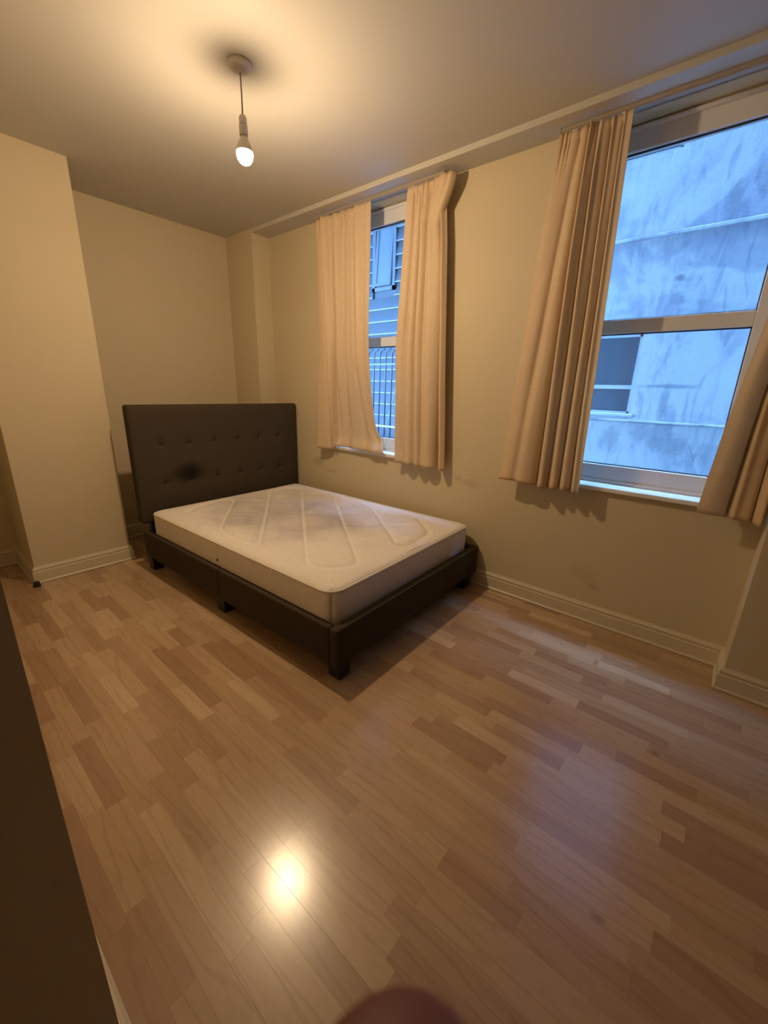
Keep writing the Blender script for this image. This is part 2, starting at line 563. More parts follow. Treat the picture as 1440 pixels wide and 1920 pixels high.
# joints and tones seen in the photograph: row index (row k spans Y0+k*SW .. Y0+(k+1)*SW) -> [(x0, x1, tone)]
SEEN = {
    -1: [(1.892, 2.203, 0.93), (2.203, 2.43, 0.55), (2.43, 2.724, 0.16)],
    0: [(1.66, 2.14, 0.62), (2.14, 2.60, 0.22), (2.60, 3.12, 0.74), (3.12, 3.55, 0.7)],
    -3: [(1.45, 1.80, 0.2), (2.70, 3.243, 0.84)],
    -4: [(1.40, 1.806, 0.12)],
    -6: [(2.50, 2.975, 0.04)],
    5: [(1.72, 1.947, 0.14), (1.947, 2.35, 0.7)],
    6: [(1.30, 1.62, 0.9), (2.40, 2.8, 0.35)],
    4: [(1.50, 1.90, 0.88)],
    8: [(1.80, 2.12, 0.85)],
    22: [(3.33, 3.70, 0.22), (3.70, 4.02, 0.72)],
    14: [(3.40, 3.672, 0.3), (3.672, 4.05, 0.86)],
    15: [(3.35, 3.672, 0.85), (3.672, 3.98, 0.93)],
    16: [(3.30, 3.705, 0.18), (3.705, 4.1, 0.92)],
    13: [(3.60, 3.992, 0.84), (3.992, 4.4, 0.05)],
    26: [(3.20, 3.60, 0.88), (3.62, 3.93, 0.95)],
    27: [(3.26, 3.622, 0.93)],
    1: [(2.70, 3.12, 0.5), (3.12, 3.52, 0.66)],
    2: [(2.80, 3.12, 0.42), (3.12, 3.46, 0.6)],
}
staves = []
kmin = int(math.floor((YHALL - Y0) / SW)) - 1
kmax = int(math.ceil((0 - Y0) / SW)) + 1
for k in range(kmin, kmax + 1):
    y0, y1 = Y0 + k * SW, Y0 + (k + 1) * SW
    if y1 <= YHALL or y0 >= 0:
        continue
    y0, y1 = max(y0, YHALL), min(y1, 0.0)
    fixed = sorted(SEEN.get(k, []))
    segs = []
    x = -random.uniform(0, 0.35)
    cur = x
    def fill(a, b):
        out = []
        L = b - a
        if L <= 0.02:
            return [(a, b, random.random())] if L > 0 else []
        n = max(1, round(L / random.uniform(0.30, 0.40)))
        cuts = [a + L * (i + (random.uniform(-0.22, 0.22) if 0 < i < n else 0)) / n for i in range(n + 1)]
        return [(cuts[i], cuts[i + 1], None) for i in range(n)]
    for (a, b, tn) in fixed:
        segs += fill(cur, a)
        segs.append((a, b, tn))
        cur = b
    segs += fill(cur, XR + 0.05)
    for a, b, tn in segs:
        a, b = max(a, 0.0), min(b, XR)
        if b - a < 0.01:
            continue
        if tn is None:
            tn = min(1, max(0, random.gauss(0.52, 0.22)))
            if random.random() < 0.12:
                tn = random.uniform(0.02, 0.15)
        staves.append((a, b, y0, y1, tn, k))

def stave_geo(a, b, y0, y1, k, base=0):
    # board edges every third row show a slightly wider joint
    g = 0.00005
    gl = 0.0001 if k % 3 == 0 else g
    gu = 0.0001 if k % 3 == 2 else g
    c = 0.00016
    X0, X1, A, B = a + g, b - g, y0 + gl, y1 - gu
    up = 0.0009 if abs(a - 3.12) < 1e-6 else 0.0       # one board end stands slightly proud
    v = [(X0, A, -0.008), (X1, A, -0.008), (X1, B, -0.008), (X0, B, -0.008),
         (X0, A, up - c), (X1, A, -c), (X1, B, -c), (X0, B, up - c),
         (X0 + c, A + c, up), (X1 - c, A + c, 0), (X1 - c, B - c, 0), (X0 + c, B - c, up)]
    f = [(8, 9, 10, 11)]
    for s in (0, 4):
        for i in range(4):
            j = (i + 1) % 4
            f.append((s + i, s + j, s + 4 + j, s + 4 + i))
    return v, [tuple(base + q for q in ff) for ff in f]

def shown(a, b, y0, y1):
    pts = [project(xx, yy, 0) for xx, yy in ((a, y0), (b, y0), (b, y1), (a, y1))]
    if any(p is None for p in pts):
        return 0
    cx = sum(p[0] for p in pts) / 4
    cy = sum(p[1] for p in pts) / 4
    inside = sum(-5 <= p[0] <= 1445 and -5 <= p[1] <= 1925 for p in pts)
    if not inside:
        return 0
    xm, ym = (a + b) / 2, (y0 + y1) / 2
    if 0.8 < xm < 2.70 and -1.42 < ym < 0:           # under the bed
        return 0
    if xm < XEND and ym < YLEFT or ym < -2.43:
        return 0
    if 0 < xm < PX and PYL < ym < PYR:
        return 0
    if xm > RX and ym > -RD:
        return 0
    if xm < 0.75 and ym > PYR:                       # behind the bed
        return 0
    ar = 0
    for i in range(4):
        p, q = pts[i], pts[(i + 1) % 4]
        ar += p[0] * q[1] - p[1] * q[0]
    return abs(ar) / 2 * (1 if inside > 1 else 0.6)

order = sorted(staves, key=lambda s: -shown(*s[:4]))
single = [s for s in order[:298] if shown(*s[:4]) > 0]
rest = order[len(single):]
def set_tone(me, vals):
    at = me.attributes.new('tone', 'FLOAT', 'FACE')
    at.data.foreach_set('value', vals)
for a, b, y0, y1, tn, k in single:
    v, f = stave_geo(a, b, y0, y1, k)
    me = bpy.data.meshes.new('floor_stave')
    me.from_pydata(v, [], f)
    set_tone(me, [tn] * len(f))
    link('floor_stave', me, M_floor, floor)
V, Fc, T = [], [], []
for a, b, y0, y1, tn, k in rest:
    v, f = stave_geo(a, b, y0, y1, k, len(V))
    V += v; Fc += f; T += [tn] * len(f)
me = bpy.data.meshes.new('floor_staves_remaining')
me.from_pydata(V, [], Fc)
set_tone(me, T)
o = link('floor_staves_remaining', me, M_floor, floor)
o['kind'] = 'stuff'

# ------------------------------------------------------------------ windows
def window(idx, x0, x1, gx0, gx1, label):
    root = bpy.data.objects.new('window_%d' % idx, None)
    COL.objects.link(root)
    root.location = ((x0 + x1) / 2, 0, SILL)
    structure(root, label)
    ox, oz = root.location.x, root.location.z
    def B(name, a, b, c, d, e, f, mat, par=root, bev=0.004):
        return box(name, a - ox, b - ox, c, d, e - oz, f - oz, mat, par, bev, 2)
    YF, YB = 0.110, 0.172
    ZB, ZT = SILL, HS
    gz0, gt0, gt1, gz1 = 0.941, 1.645, 1.714, 2.470
    B('frame_stile', x0, gx0, YF, YB, ZB, ZT, M_upvc)
    B('frame_stile', gx1, x1, YF, YB, ZB, ZT, M_upvc)
    B('frame_head', gx0, gx1, YF, YB, gz1, ZT, M_upvc)
    B('frame_foot', gx0, gx1, YF, YB, ZB, gz0, M_upvc)
    B('transom', gx0, gx1, YF, YB, gt0, gt1, M_upvc)
    # rounded bead where the frame meets the reveal head
    bm = bmesh.new()
    tube(bm, [(x0 - ox + 0.002, YF - 0.004, ZT - oz - 0.016), (x1 - ox - 0.002, YF - 0.004, ZT - oz - 0.016)], 0.011, 12)
    from_bm('head_bead', bm, M_upvc, root, True)
    B('ledge', gx0, gx1, YF - 0.012, YF + 0.002, ZB, ZB + 0.020, M_upvc, root, 0.003)
    for (a, b) in ((gz0, gt0), (gt1, gz1)):
        pn = B('pane', gx0 - 0.004, gx1 + 0.004, 0.140, 0.146, a - 0.004, b + 0.004, M_glass, root, 0)
        bm = bmesh.new()
        w = 0.005
        for q in ((gx0, gx1, a, a + w), (gx0, gx1, b - w, b), (gx0, gx0 + w, a + w, b - w), (gx1 - w, gx1, a + w, b - w)):
            bm_box(bm, q[0] - ox, q[1] - ox, 0.128, 0.1395, q[2] - oz, q[3] - oz)
        from_bm('gasket', bm, M_gasket, pn)
    # inner sill board with a rounded nose
    bm = bmesh.new()
    bm_box(bm, x0 - ox - 0.0, x1 - ox + 0.0, -0.032, YF + 0.01, -0.026, 0.0, 0.006, 3)
    from_bm('sill_board', bm, M_upvc, root)
    # outer sill
    B('outer_sill', x0, x1, YB, TW + 0.04, ZB - 0.02, ZB + 0.03, M_upvc, root, 0.004)
    return root
window(1, W1[0], W1[1], 1.272, 2.128, 'narrowly visible window between drawn curtains above the bed')
window(2, W2[0], W2[1], 3.070, 3.877, 'large two-pane window facing a weathered grey wall')

# ------------------------------------------------------------------ curtain tracks
def track(x0, x1, glx, label):
    t = thing('curtain_track', (x0, -0.07, HS), label, 'curtain track', 'curtain tracks under the soffit')
    bm = bmesh.new()
    bm_box(bm, 0, x1 - x0, -0.011, 0.011, -0.016, 0.0, 0.002, 1)
    bm_box(bm, 0.002, x1 - x0 - 0.002, -0.005, 0.005, -0.020, -0.015)
    from_bm('rail', bm, M_track, t)
    box('end_cap', -0.008, 0.002, -0.013, 0.013, -0.02, 0.0, M_track, t, 0.003)
    box('end_cap', x1 - x0 - 0.002, x1 - x0 + 0.008, -0.013, 0.013, -0.02, 0.0, M_track, t, 0.003)
    for x in glx:
        bm = bmesh.new()
        bm_box(bm, x - x0 - 0.012, x - x0 + 0.012, -0.007, 0.005, -0.034, -0.019, 0.002, 1)
        tube(bm, [(x - x0, -0.004, -0.033), (x - x0, -0.004, -0.044), (x - x0 + 0.006, -0.008, -0.050)], 0.003, 6)
        from_bm('glider', bm, M_upvc, t)
    return t
track(1.112, 2.275, (1.19, 1.41, 1.64, 2.045, 2.22), 'thin brown-white curtain track above the window over the bed')
track(2.955, 4.095, (3.02, 3.15, 3.235, 4.02, 4.06), 'thin brown-white curtain track above the large right window')

# ------------------------------------------------------------------ curtains
def interp(rows, v, j):
    z = [r[0] for r in rows]
    return float(np.interp(v, z[::-1], [r[j] for r in rows][::-1]))

def sstep(a, b, x):
    t = min(1, max(0, (x - a) / (b - a)))
    return t * t * (3 - 2 * t)

def curtain(rows, valleys, seed, label, zbot, ztop=2.548, y0=-0.094, warp=None, nu=200, nv=80, soft=0.010, head=9):
    """rows: (z, x_left, x_right) from the top down; valleys: (u at top, u at hem, depth, width) fold lines."""
    rg = np.random.RandomState(seed)
    xo = (rows[0][1] + rows[0][2]) / 2
    root = thing('curtain', (xo, y0, ztop), label, 'curtain', 'cream curtains at the two windows')
    ph = rg.rand(8) * 6.28
    hp = np.sort(rg.rand(head))
    V = []
    us = np.linspace(0, 1, nu + 1)
    for j in range(nv + 1):
        tv = j / nv
        for i, u in enumerate(us):
            zb = zbot(u)
            z = ztop + (zb - ztop) * tv
            drop = (ztop - z) / 1.74
            xl, xr = interp(rows, z, 1), interp(rows, z, 2)
            y = 0.0
            x = xl + (xr - xl) * u
            for (ua, ub, dep, w) in valleys:
                c = ua + (ub - ua) * drop + 0.012 * math.sin(4 * drop + ph[0] + 9 * ua)
                g = (u - c) / (w * (0.8 + 0.5 * drop))
                gs = math.exp(-g * g)
                dd = dep * (0.7 + 0.5 * drop)
                y += dd * gs
                # cloth rolls over the lip on one side
                y -= 0.45 * dd * math.exp(-((g - 1.9) / 1.1) ** 2)
                x += 0.35 * dd * math.exp(-((g + 1.0) / 0.9) ** 2) * min(1, u * 8, (1 - u) * 8)
            y += soft * math.sin(7 * u + 1.3 * drop + ph[1]) * (0.4 + drop) + 0.5 * soft * math.sin(13 * u - 2.0 * drop + ph[2])
            y += 0.0022 * math.sin(11 * drop + 17 * u + ph[3]) * math.sin(5 * drop + ph[4])
            hd = max(0.0, 1 - (ztop - z) / 0.22) ** 1.5
            if hd > 0:
                for h in hp:
                    y += 0.013 * hd * math.exp(-((u - h) / 0.016) ** 2)
            if z - zb < 0.045:
                y -= 0.0020
            p = [x - xo, y, z]
            if warp:
                p = warp(u, tv, drop, p)
            p[1] = min(max(p[1], -0.09), 0.080)
            if z > 2.515:
                p[1] = min(p[1], 0.008)          # heading stays in front of the track
            V.append((p[0], p[1], p[2] - ztop))
    Fc = []
    n = nu + 1
    for j in range(nv):
        for i in range(nu):
            a = j * n + i
            Fc.append((a, a + 1, a + n + 1, a + n))
    me_o = from_lists('cloth', V, Fc, M_curtain, root, True)
    md = me_o.modifiers.new('thickness', 'SOLIDIFY')
    md.thickness = 0.0016
    md.offset = 0
    return root

# left window, left panel: lower right half lies back on the sill
def warp_a(u, tv, drop, p):
    k = sstep(0.24, 0.36, u)
    d = sstep(0.50, 1.0, drop)
    p[1] = p[1] * (1 - 0.6 * k * d) + k * d * 0.085
    toe = k * sstep(0.94, 1.0, tv)
    p[1] -= toe * (0.03 + 0.035 * sstep(0.5, 1, u))
    p[0] += sstep(0.75, 1, u) * sstep(0.84, 1.0, tv) ** 2 * 0.11
    return p
curtain([(2.548, 1.145, 1.712), (1.7, 1.165, 1.707), (1.2, 1.145, 1.722), (0.80, 1.13, 1.755)],
        [(0.10, 0.19, 0.075, 0.034), (0.30, 0.30, 0.034, 0.035), (0.50, 0.50, 0.026, 0.04), (0.70, 0.80, 0.036, 0.034), (0.90, 0.93, 0.016, 0.02)], 3,
        'cream curtain by the bed resting its hem on the sill', lambda u: 0.812 + 0.030 * sstep(0.20, 0.30, u), warp=warp_a, soft=0.008, head=12)

# left window, right panel: front layer's top corner has slipped and hangs over the strip behind
def warp_b(u, tv, drop, p):
    back = sstep(0.79, 0.84, u)
    p[1] += 0.030 * back
    k = sstep(0.45, 0.77, u) * (1 - sstep(0.785, 0.80, u)) * (1 - sstep(0.0, 0.15, drop))
    p[0] += 0.125 * k
    p[1] -= 0.030 * k
    p[0] += 0.02 * (1 - back) * sstep(0.5, 0.79, u) * sstep(0.1, 0.3, drop) * (1 - sstep(0.5, 1.0, drop))
    return p
curtain([(2.548, 2.025, 2.285), (2.2, 2.003, 2.325), (1.62, 1.968, 2.365), (0.78, 1.988, 2.425)],
        [(0.17, 0.14, 0.020, 0.05), (0.37, 0.36, 0.030, 0.05), (0.57, 0.54, 0.022, 0.05), (0.81, 0.80, 0.085, 0.055)], 8,
        'cream curtain with a slipped heading corner, right of the bed window', lambda u: 0.795 - 0.004 * sstep(0.8, 0.85, u), warp=warp_b, soft=0.007, head=12)

# right window, left panel
def warp_c(u, tv, drop, p):
    p[1] -= 0.015 * sstep(0.4, 1, drop)
    return p
curtain([(2.548, 2.955, 3.278), (2.0, 2.915, 3.290), (1.4, 2.877, 3.305), (0.80, 2.843, 3.320)],
        [(0.30, 0.20, 0.012, 0.05), (0.42, 0.44, 0.052, 0.035), (0.55, 0.60, 0.034, 0.03), (0.70, 0.74, 0.042, 0.03), (0.84, 0.88, 0.034, 0.026)], 21,
        'cream curtain gathered at the left of the large window', lambda u: 0.806 - 0.012 * u + 0.006 * math.sin(9 * u), warp=warp_c, soft=0.010, head=8)

# right window, right panel, drawn back against the pier
def warp_d(u, tv, drop, p):
    p[1] -= 0.012 * sstep(0.3, 1, drop)
    return p
curtain([(2.548, 3.985, 4.085), (2.1, 3.955, 4.085), (1.645, 3.918, 4.085), (1.2, 3.875, 4.085), (0.80, 3.850, 4.085)],
        [(0.32, 0.42, 0.050, 0.06), (0.72, 0.84, 0.040, 0.06)], 33,
        'cream curtain bunched between the large window and right pier', lambda u: 0.806 - 0.016 * u, warp=warp_d, soft=0.012, head=5)

# ------------------------------------------------------------------ bed frame
PHI = R(1.46)
bed = thing('bed_frame', (0.7569, -1.4025, 0), 'dark grey upholstered double bed frame with buttoned headboard', 'bed', None, PHI)
fx1 = 2.7521 - 0.7569
hx = 0.7721 - 0.7569
fy0, fy1 = -1.477 + 1.4025, -0.0809 + 1.4025
hy0, hy1 = -1.4654 + 1.4025, -0.012 + 1.4025
ZT, ZB = 0.297, 0.1015
# headboard: rounded padded slab with dimples at the buttons
ht, hz0, hz1 = 0.075, 0.335, 1.1757
V, Fc = rbox(ht, hy1 - hy0, hz1 - hz0, 0.018, 8, 150, 90)
V = V + np.array([hx - ht / 2, (hy0 + hy1) / 2, (hz0 + hz1) / 2])
BY = [-1.266, -1.061, -0.851, -0.638, -0.436, -0.227]
BZ = [0.896, 0.612]
btn = [(y + 1.4025, z) for z in BZ for y in BY]
front = V[:, 0] > hx - 0.03
d = np.zeros(len(V))
for (y, z) in btn:
    dy, dz = V[:, 1] - y, V[:, 2] - z
    rr = np.sqrt(dy ** 2 + dz ** 2)
    d += 0.020 * np.exp(-(rr / 0.012) ** 2) + 0.008 * np.exp(-(rr / 0.060) ** 2)
    # short pull creases rising from and beside each button
    d += 0.010 * np.exp(-(dy / 0.007) ** 2) * np.exp(-((dz - 0.026) / 0.026) ** 2)
    d += 0.008 * np.exp(-((dz + 0.003) / 0.007) ** 2) * np.exp(-(dy / 0.035) ** 2)
# soft crowning towards the rim
ey = np.minimum(V[:, 1] - hy0, hy1 - V[:, 1])
ez = np.minimum(V[:, 2] - hz0, hz1 - V[:, 2])
e = np.clip(np.minimum(ey, ez) / 0.07, 0, 1)
crown = -0.008 * (1 - (1 - e) ** 2)
V[:, 0] -= np.where(front, d + crown, 0)
hb = from_lists('headboard', V, Fc, M_head, bed, True)
for (y, z) in btn:
    bm = bmesh.new()
    lathe(bm, [(0.0005, 0.004), (0.005, 0.0035), (0.008, 0.0015), (0.009, -0.001), (0.0085, -0.004)][::-1], (0, 0, 0), 14)
    bmesh.ops.rotate(bm, verts=bm.verts, matrix=Matrix.Rotation(R(90), 3, 'Y'))
    bmesh.ops.translate(bm, verts=bm.verts, vec=(hx - 0.020, y, z))
    from_bm('button', bm, M_bed, hb, True)
# uprights that carry the headboard
for y in (hy0 + 0.10, hy1 - 0.10):
    box('headboard_strut', hx - 0.062, hx - 0.022, y - 0.035, y + 0.035, 0.06, hz0 + 0.03, M_black, bed, 0.003)
RT = 0.042
def rail(name, x0, x1, y0, y1, z0=ZB, z1=ZT, r=0.012):
    V, Fc = rbox(x1 - x0, y1 - y0, z1 - z0, r, 12, 12, 10)
    V = V + np.array([(x0 + x1) / 2, (y0 + y1) / 2, (z0 + z1) / 2])
    return from_lists(name, V, Fc, M_bed, bed, True)
xm = 1.775 - 0.7569
for (ya, yb) in ((fy0, fy0 + RT), (fy1 - RT, fy1)):
    rail('side_rail', hx + 0.012, xm - 0.0015, ya, yb)
    rail('side_rail', xm + 0.0015, fx1 - 0.052, ya, yb)
rail('foot_rail', fx1 - 0.050, fx1, fy0 - 0.002, fy1 + 0.002)
box('bed_deck', hx + 0.02, fx1 - 0.05, fy0 + RT, fy1 - RT, 0.175, 0.195, M_black, bed)
def leg(x, y, s=0.082):
    bm = bmesh.new()
    bm_box(bm, x - s / 2, x + s / 2, y - s / 2, y + s / 2, 0.0, ZB + 0.004, 0.004, 1)
    for v in bm.verts:
        if v.co.z < 0.02:
            v.co.x = x + (v.co.x - x) * 0.90
            v.co.y = y + (v.co.y - y) * 0.90
    return from_bm('leg', bm, M_black, bed)
for y in (fy0 + 0.078, fy1 - 0.078):
    leg(fx1 - 0.062, y); leg(xm - 0.03, y - 0.02 if y < 0.5 else y + 0.02)
    leg(hx + 0.048, y - 0.03 if y < 0.5 else y + 0.03)

# ------------------------------------------------------------------ mattress
MO = (0.8631, -1.440)
ML, MW, MB, MT = 1.826, 1.329, 0.1955, 0.447
mat_o = thing('mattress', (MO[0], MO[1], MB), 'worn cream quilted mattress lying bare in the bed frame', 'mattress', None, PHI)
th = MT - MB
V, Fc = rbox(ML, MW, th, 0.030, 230, 170, 10)
# plan corners rounded further
cr = 0.075
hxm, hym = ML / 2 - cr, MW / 2 - cr
px, py = V[:, 0], V[:, 1]
ox_, oy_ = np.abs(px) - hxm, np.abs(py) - hym
corner = (ox_ > 0) & (oy_ > 0)
ln = np.maximum(np.hypot(ox_, oy_), 1e-9)
mx_ = np.maximum(ox_, oy_)
sc = np.where(corner, np.maximum(mx_, 1e-9) / ln, 1.0)
V[:, 0] = np.where(corner, np.sign(px) * (hxm + ox_ * sc), px)
V[:, 1] = np.where(corner, np.sign(py) * (hym + oy_ * sc), py)
V = V + np.array([ML / 2, MW / 2, th / 2])
# quilting: diagonal stitch lines that turn back in round lobes along the border
lines = []
mg = 0.165
SL = 0.82
def clip_diag(c, s):
    # line x*s + y = c inside the bordered rectangle
    x0, x1, y0, y1 = mg, ML - mg, mg, MW - mg
    pts = []
    for x in (x0, x1):
        y = c - s * x
        if y0 - 1e-9 <= y <= y1 + 1e-9:
            pts.append((x, y))
    for y in (y0, y1):
        x = (c - y) / s
        if x0 < x < x1:
            pts.append((x, y))
    pts.sort()
    return (pts[0], pts[-1]) if len(pts) >= 2 else None
fam = [clip_diag(0.347 + 0.3425 * k, SL) for k in range(7)]
lines = [q for q in fam if q]
def lobe(i, e_):
    if not fam[i] or not fam[i + 1]:
        return
    a, b = np.array(fam[i][e_]), np.array(fam[i + 1][e_])
    out = np.array(fam[i + 1][e_]) - np.array(fam[i + 1][1 - e_])
    out = out / np.linalg.norm(out)
    prev = a
    for t in np.linspace(0, 1, 13)[1:]:
        ang = math.pi * t
        q = a + (b - a) * (1 - math.cos(ang)) / 2 + out * 0.10 * math.sin(ang) ** 0.8
        q = np.clip(q, [0.06, 0.06], [ML - 0.06, MW - 0.06])
        lines.append((tuple(prev), tuple(q)))
        prev = q
for i in (1, 3, 5):
    lobe(i, 1)
for i in (0, 2, 4):
    lobe(i, 0)
faint = [q for q in (clip_diag(-1.30 + 0.3425 * k, -SL) for k in range(9)) if q]
top = V[:, 2] > th - 0.012
tv = V[top][:, :2]
def nearest(segs):
    dm = np.full(len(tv), 9.0)
    for a, b in segs:
        a, b = np.array(a), np.array(b)
        ab = b - a
        t = np.clip(((tv - a) @ ab) / (ab @ ab + 1e-12), 0, 1)
        dm = np.minimum(dm, np.linalg.norm(tv - (a + t[:, None] * ab), axis=1))
    return dm
dmin, dfaint = nearest(lines), nearest(faint)
pad = -0.013 * np.exp(-(dmin / 0.020) ** 2) - 0.005 * np.exp(-(dfaint / 0.03) ** 2)
rg = np.random.RandomState(5)
wob = np.zeros(len(tv))
for _ in range(14):
    kx, ky, ph = rg.uniform(-22, 22), rg.uniform(-22, 22), rg.rand() * 6.28
    wob += 0.0007 * np.sin(kx * tv[:, 0] + ky * tv[:, 1] + ph)
edge = np.clip(np.minimum(np.minimum(tv[:, 0], ML - tv[:, 0]), np.minimum(tv[:, 1], MW - tv[:, 1])) / 0.07, 0, 1)
sag = -0.010 * np.exp(-(((tv[:, 0] - 0.75) / 0.55) ** 2 + ((tv[:, 1] - 0.62) / 0.42) ** 2))
V[top, 2] += (pad + wob) * edge + 0.011 * edge + sag
mm = from_lists('ticking', V, Fc, M_mattress, mat_o, True)
sv = np.zeros(len(V))
sv[top] = np.exp(-(dmin / 0.0070) ** 2)  # mask for the lightened stitch grooves
mm.data.attributes.new('seam', 'FLOAT', 'POINT').data.foreach_set('value', sv)
# piped edge
def rr_path(L, W, r, inset, z, n=8):
    pts = []
    for (cx, cy, a0) in ((L - inset - r, W - inset - r, 0), (inset + r, W - inset - r, 90), (inset + r, inset + r, 180), (L - inset - r, inset + r, 270)):
        for k in range(n + 1):
            a = R(a0 + 90 * k / n)
            pts.append((cx + r * math.cos(a), cy + r * math.sin(a), z))
    pts.append(pts[0])
    return pts
for z, ins in ((th - 0.011, 0.003), (0.011, 0.003)):
    bm = bmesh.new()
    tube(bm, rr_path(ML, MW, cr, ins, z), 0.0065, 8)
    from_bm('piping', bm, M_pipe, mat_o, True)
# sewn label at the foot
V2, F2 = [], []
lx0, lx1, ly0, ly1 = 1.672, 1.800, 0.585, 0.785
nl = 8
for i in range(nl + 1):
    for j in range(nl + 1):
        x = lx0 + (lx1 - lx0) * i / nl
        y = ly0 + (ly1 - ly0) * j / nl
        V2.append((x, y, th + 0.0025 + 0.003 * math.sin(3.1 * j / nl) * math.sin(2.5 * i / nl)))
for i in range(nl):
    for j in range(nl):
        a = i * (nl + 1) + j
        F2.append((a, a + nl + 1, a + nl + 2, a + 1))
lab = from_lists('sewn_label', V2, F2, M_tag, mat_o, True)
md = lab.modifiers.new('thickness', 'SOLIDIFY'); md.thickness = 0.002
lab['label'] = 'plain cream cloth label'
# metal-rimmed vent eyelet on the long side
bm = bmesh.new()
lathe(bm, [(0.001, 0.001), (0.004, 0.001), (0.0055, 0.003), (0.0075, 0.003), (0.0085, 0.0)], (0, 0, 0), 16)
bmesh.ops.rotate(bm, verts=bm.verts, matrix=Matrix.Rotation(R(90), 3, 'X'))
bmesh.ops.translate(bm, verts=bm.verts, vec=(0.872, -0.001, 0.137))
ey = from_bm('vent_eyelet', bm, M_black, mat_o, True)

# ------------------------------------------------------------------ pendant lamp
LX, LY = 2.018, -1.262
lamp = thing('pendant_lamp', (LX, LY, H), 'bare lit bulb hanging from a white ceiling rose on flex', 'pendant lamp')
bm = bmesh.new()
lathe(bm, [(0.047, 0.0), (0.048, -0.004), (0.047, -0.012), (0.043, -0.018), (0.030, -0.023), (0.012, -0.026), (0.008, -0.032), (0.006, -0.034)], n=40)
from_bm('ceiling_rose', bm, M_plastic, lamp, True)
bm = bmesh.new()
tube(bm, [(0, 0, -0.030), (0.001, 0.0005, -0.10), (0.0, 0.0, -0.185)], 0.0032, 10)
from_bm('flex', bm, M_cord, lamp, True)
bm = bmesh.new()
lathe(bm, [(0.006, -0.175), (0.012, -0.178), (0.0165, -0.186), (0.0165, -0.208), (0.0165, -0.210)], n=28)
from_bm('holder_cap', bm, M_plastic, lamp, True)
bm = bmesh.new()
lathe(bm, [(0.0155, -0.2095), (0.0155, -0.2135)], n=28)
from_bm('holder_ring', bm, M_cord, lamp, True)
bm = bmesh.new()
lathe(bm, [(0.0175, -0.213), (0.018, -0.217), (0.018, -0.248), (0.0165, -0.251)], n=28)
from_bm('bulb_holder', bm, M_plastic, lamp, True)
bm = bmesh.new()
lathe(bm, [(0.0135, -0.2495), (0.0150, -0.255), (0.0200, -0.265), (0.0270, -0.279), (0.0325, -0.293), (0.0335, -0.301), (0.0342, -0.306), (0.0336, -0.3072)], n=32)
from_bm('bulb_base', bm, M_plastic, lamp, True)
bm = bmesh.new()
rb, zc = 0.0345, -0.315
prof = []
for k in range(0, 13):
    a = R(81 + (180 - 81) * k / 12.3)
    prof.append((rb * math.sin(a), zc + (rb if a < R(90) else rb * 1.15) * math.cos(a)))
lathe(bm, prof, n=32)
bulb = from_bm('bulb', bm, M_bulb, lamp, True)

# ------------------------------------------------------------------ small black foot by the pier
bm = bmesh.new()
lathe(bm, [(0.019, 0.0), (0.021, 0.002), (0.021, 0.008), (0.0185, 0.012), (0.0175, 0.028), (0.0155, 0.033), (0.007, 0.034), (0.006, 0.028), (0.001, 0.028)], n=24)
ft = from_bm('rubber_foot', bm, M_rubber, None, True)
ft.location = (0.565, -2.085, 0.0)
tag(ft, 'small black rubber foot on the floor at the pier corner', 'rubber foot')

# ------------------------------------------------------------------ outside: rendered wall, clad building, railing
YE = 3.5
nb = thing('rendered_building', (0.6, YE, -2.0), 'weathered grey rendered wall seen through the large window', 'building')
def NB(name, x0, x1, y0, y1, z0, z1, mat, par=nb, bev=0.0):
    o = box(name, x0 - 0.6, x1 - 0.6, y0 - YE, y1 - YE, z0 + 2, z1 + 2, mat, par, bev)
    return o
def wall_with_holes(name, x0, x1, z0, z1, holes, y0, y1, mat, par):
    xs = sorted({x0, x1, *[h[0] for h in holes], *[h[1] for h in holes]})
    zs = sorted({z0, z1, *[h[2] for h in holes], *[h[3] for h in holes]})
    bm = bmesh.new()
    for i in range(len(xs) - 1):
        for j in range(len(zs) - 1):
            cx, cz = (xs[i] + xs[i + 1]) / 2, (zs[j] + zs[j + 1]) / 2
            if any(h[0] < cx < h[1] and h[2] < cz < h[3] for h in holes):
                continue
            bm_box(bm, xs[i], xs[i + 1], y0, y1, zs[j], zs[j + 1])
    return from_bm(name, bm, mat, par)
wl = wall_with_holes('wall', 0.6, 9.0, -2.0, 9.3, [(1.80, 2.868, 1.10, 2.06), (1.80, 2.902, 3.872, 4.75)], YE, YE + 0.35, M_render, nb)
wl.location = (-0.6, -YE, 2.0)
NB('added_end_wall', 8.7, 9.0, TW, YE, -2.0, 9.3, M_render)  # unseen wall added to close this end of the well to sky light
lg = NB('ledge', 0.6, 9.0, YE - 0.035, YE, 3.045, 3.085, M_render, nb, 0.008)
NB('ledge', 0.6, 9.0, YE - 0.04, YE, 1.015, 1.045, M_render, nb, 0.008)
NB('window_sill', 1.75, 2.92, YE - 0.03, YE + 0.1, 1.075, 1.115, M_ext_frame, nb, 0.008)
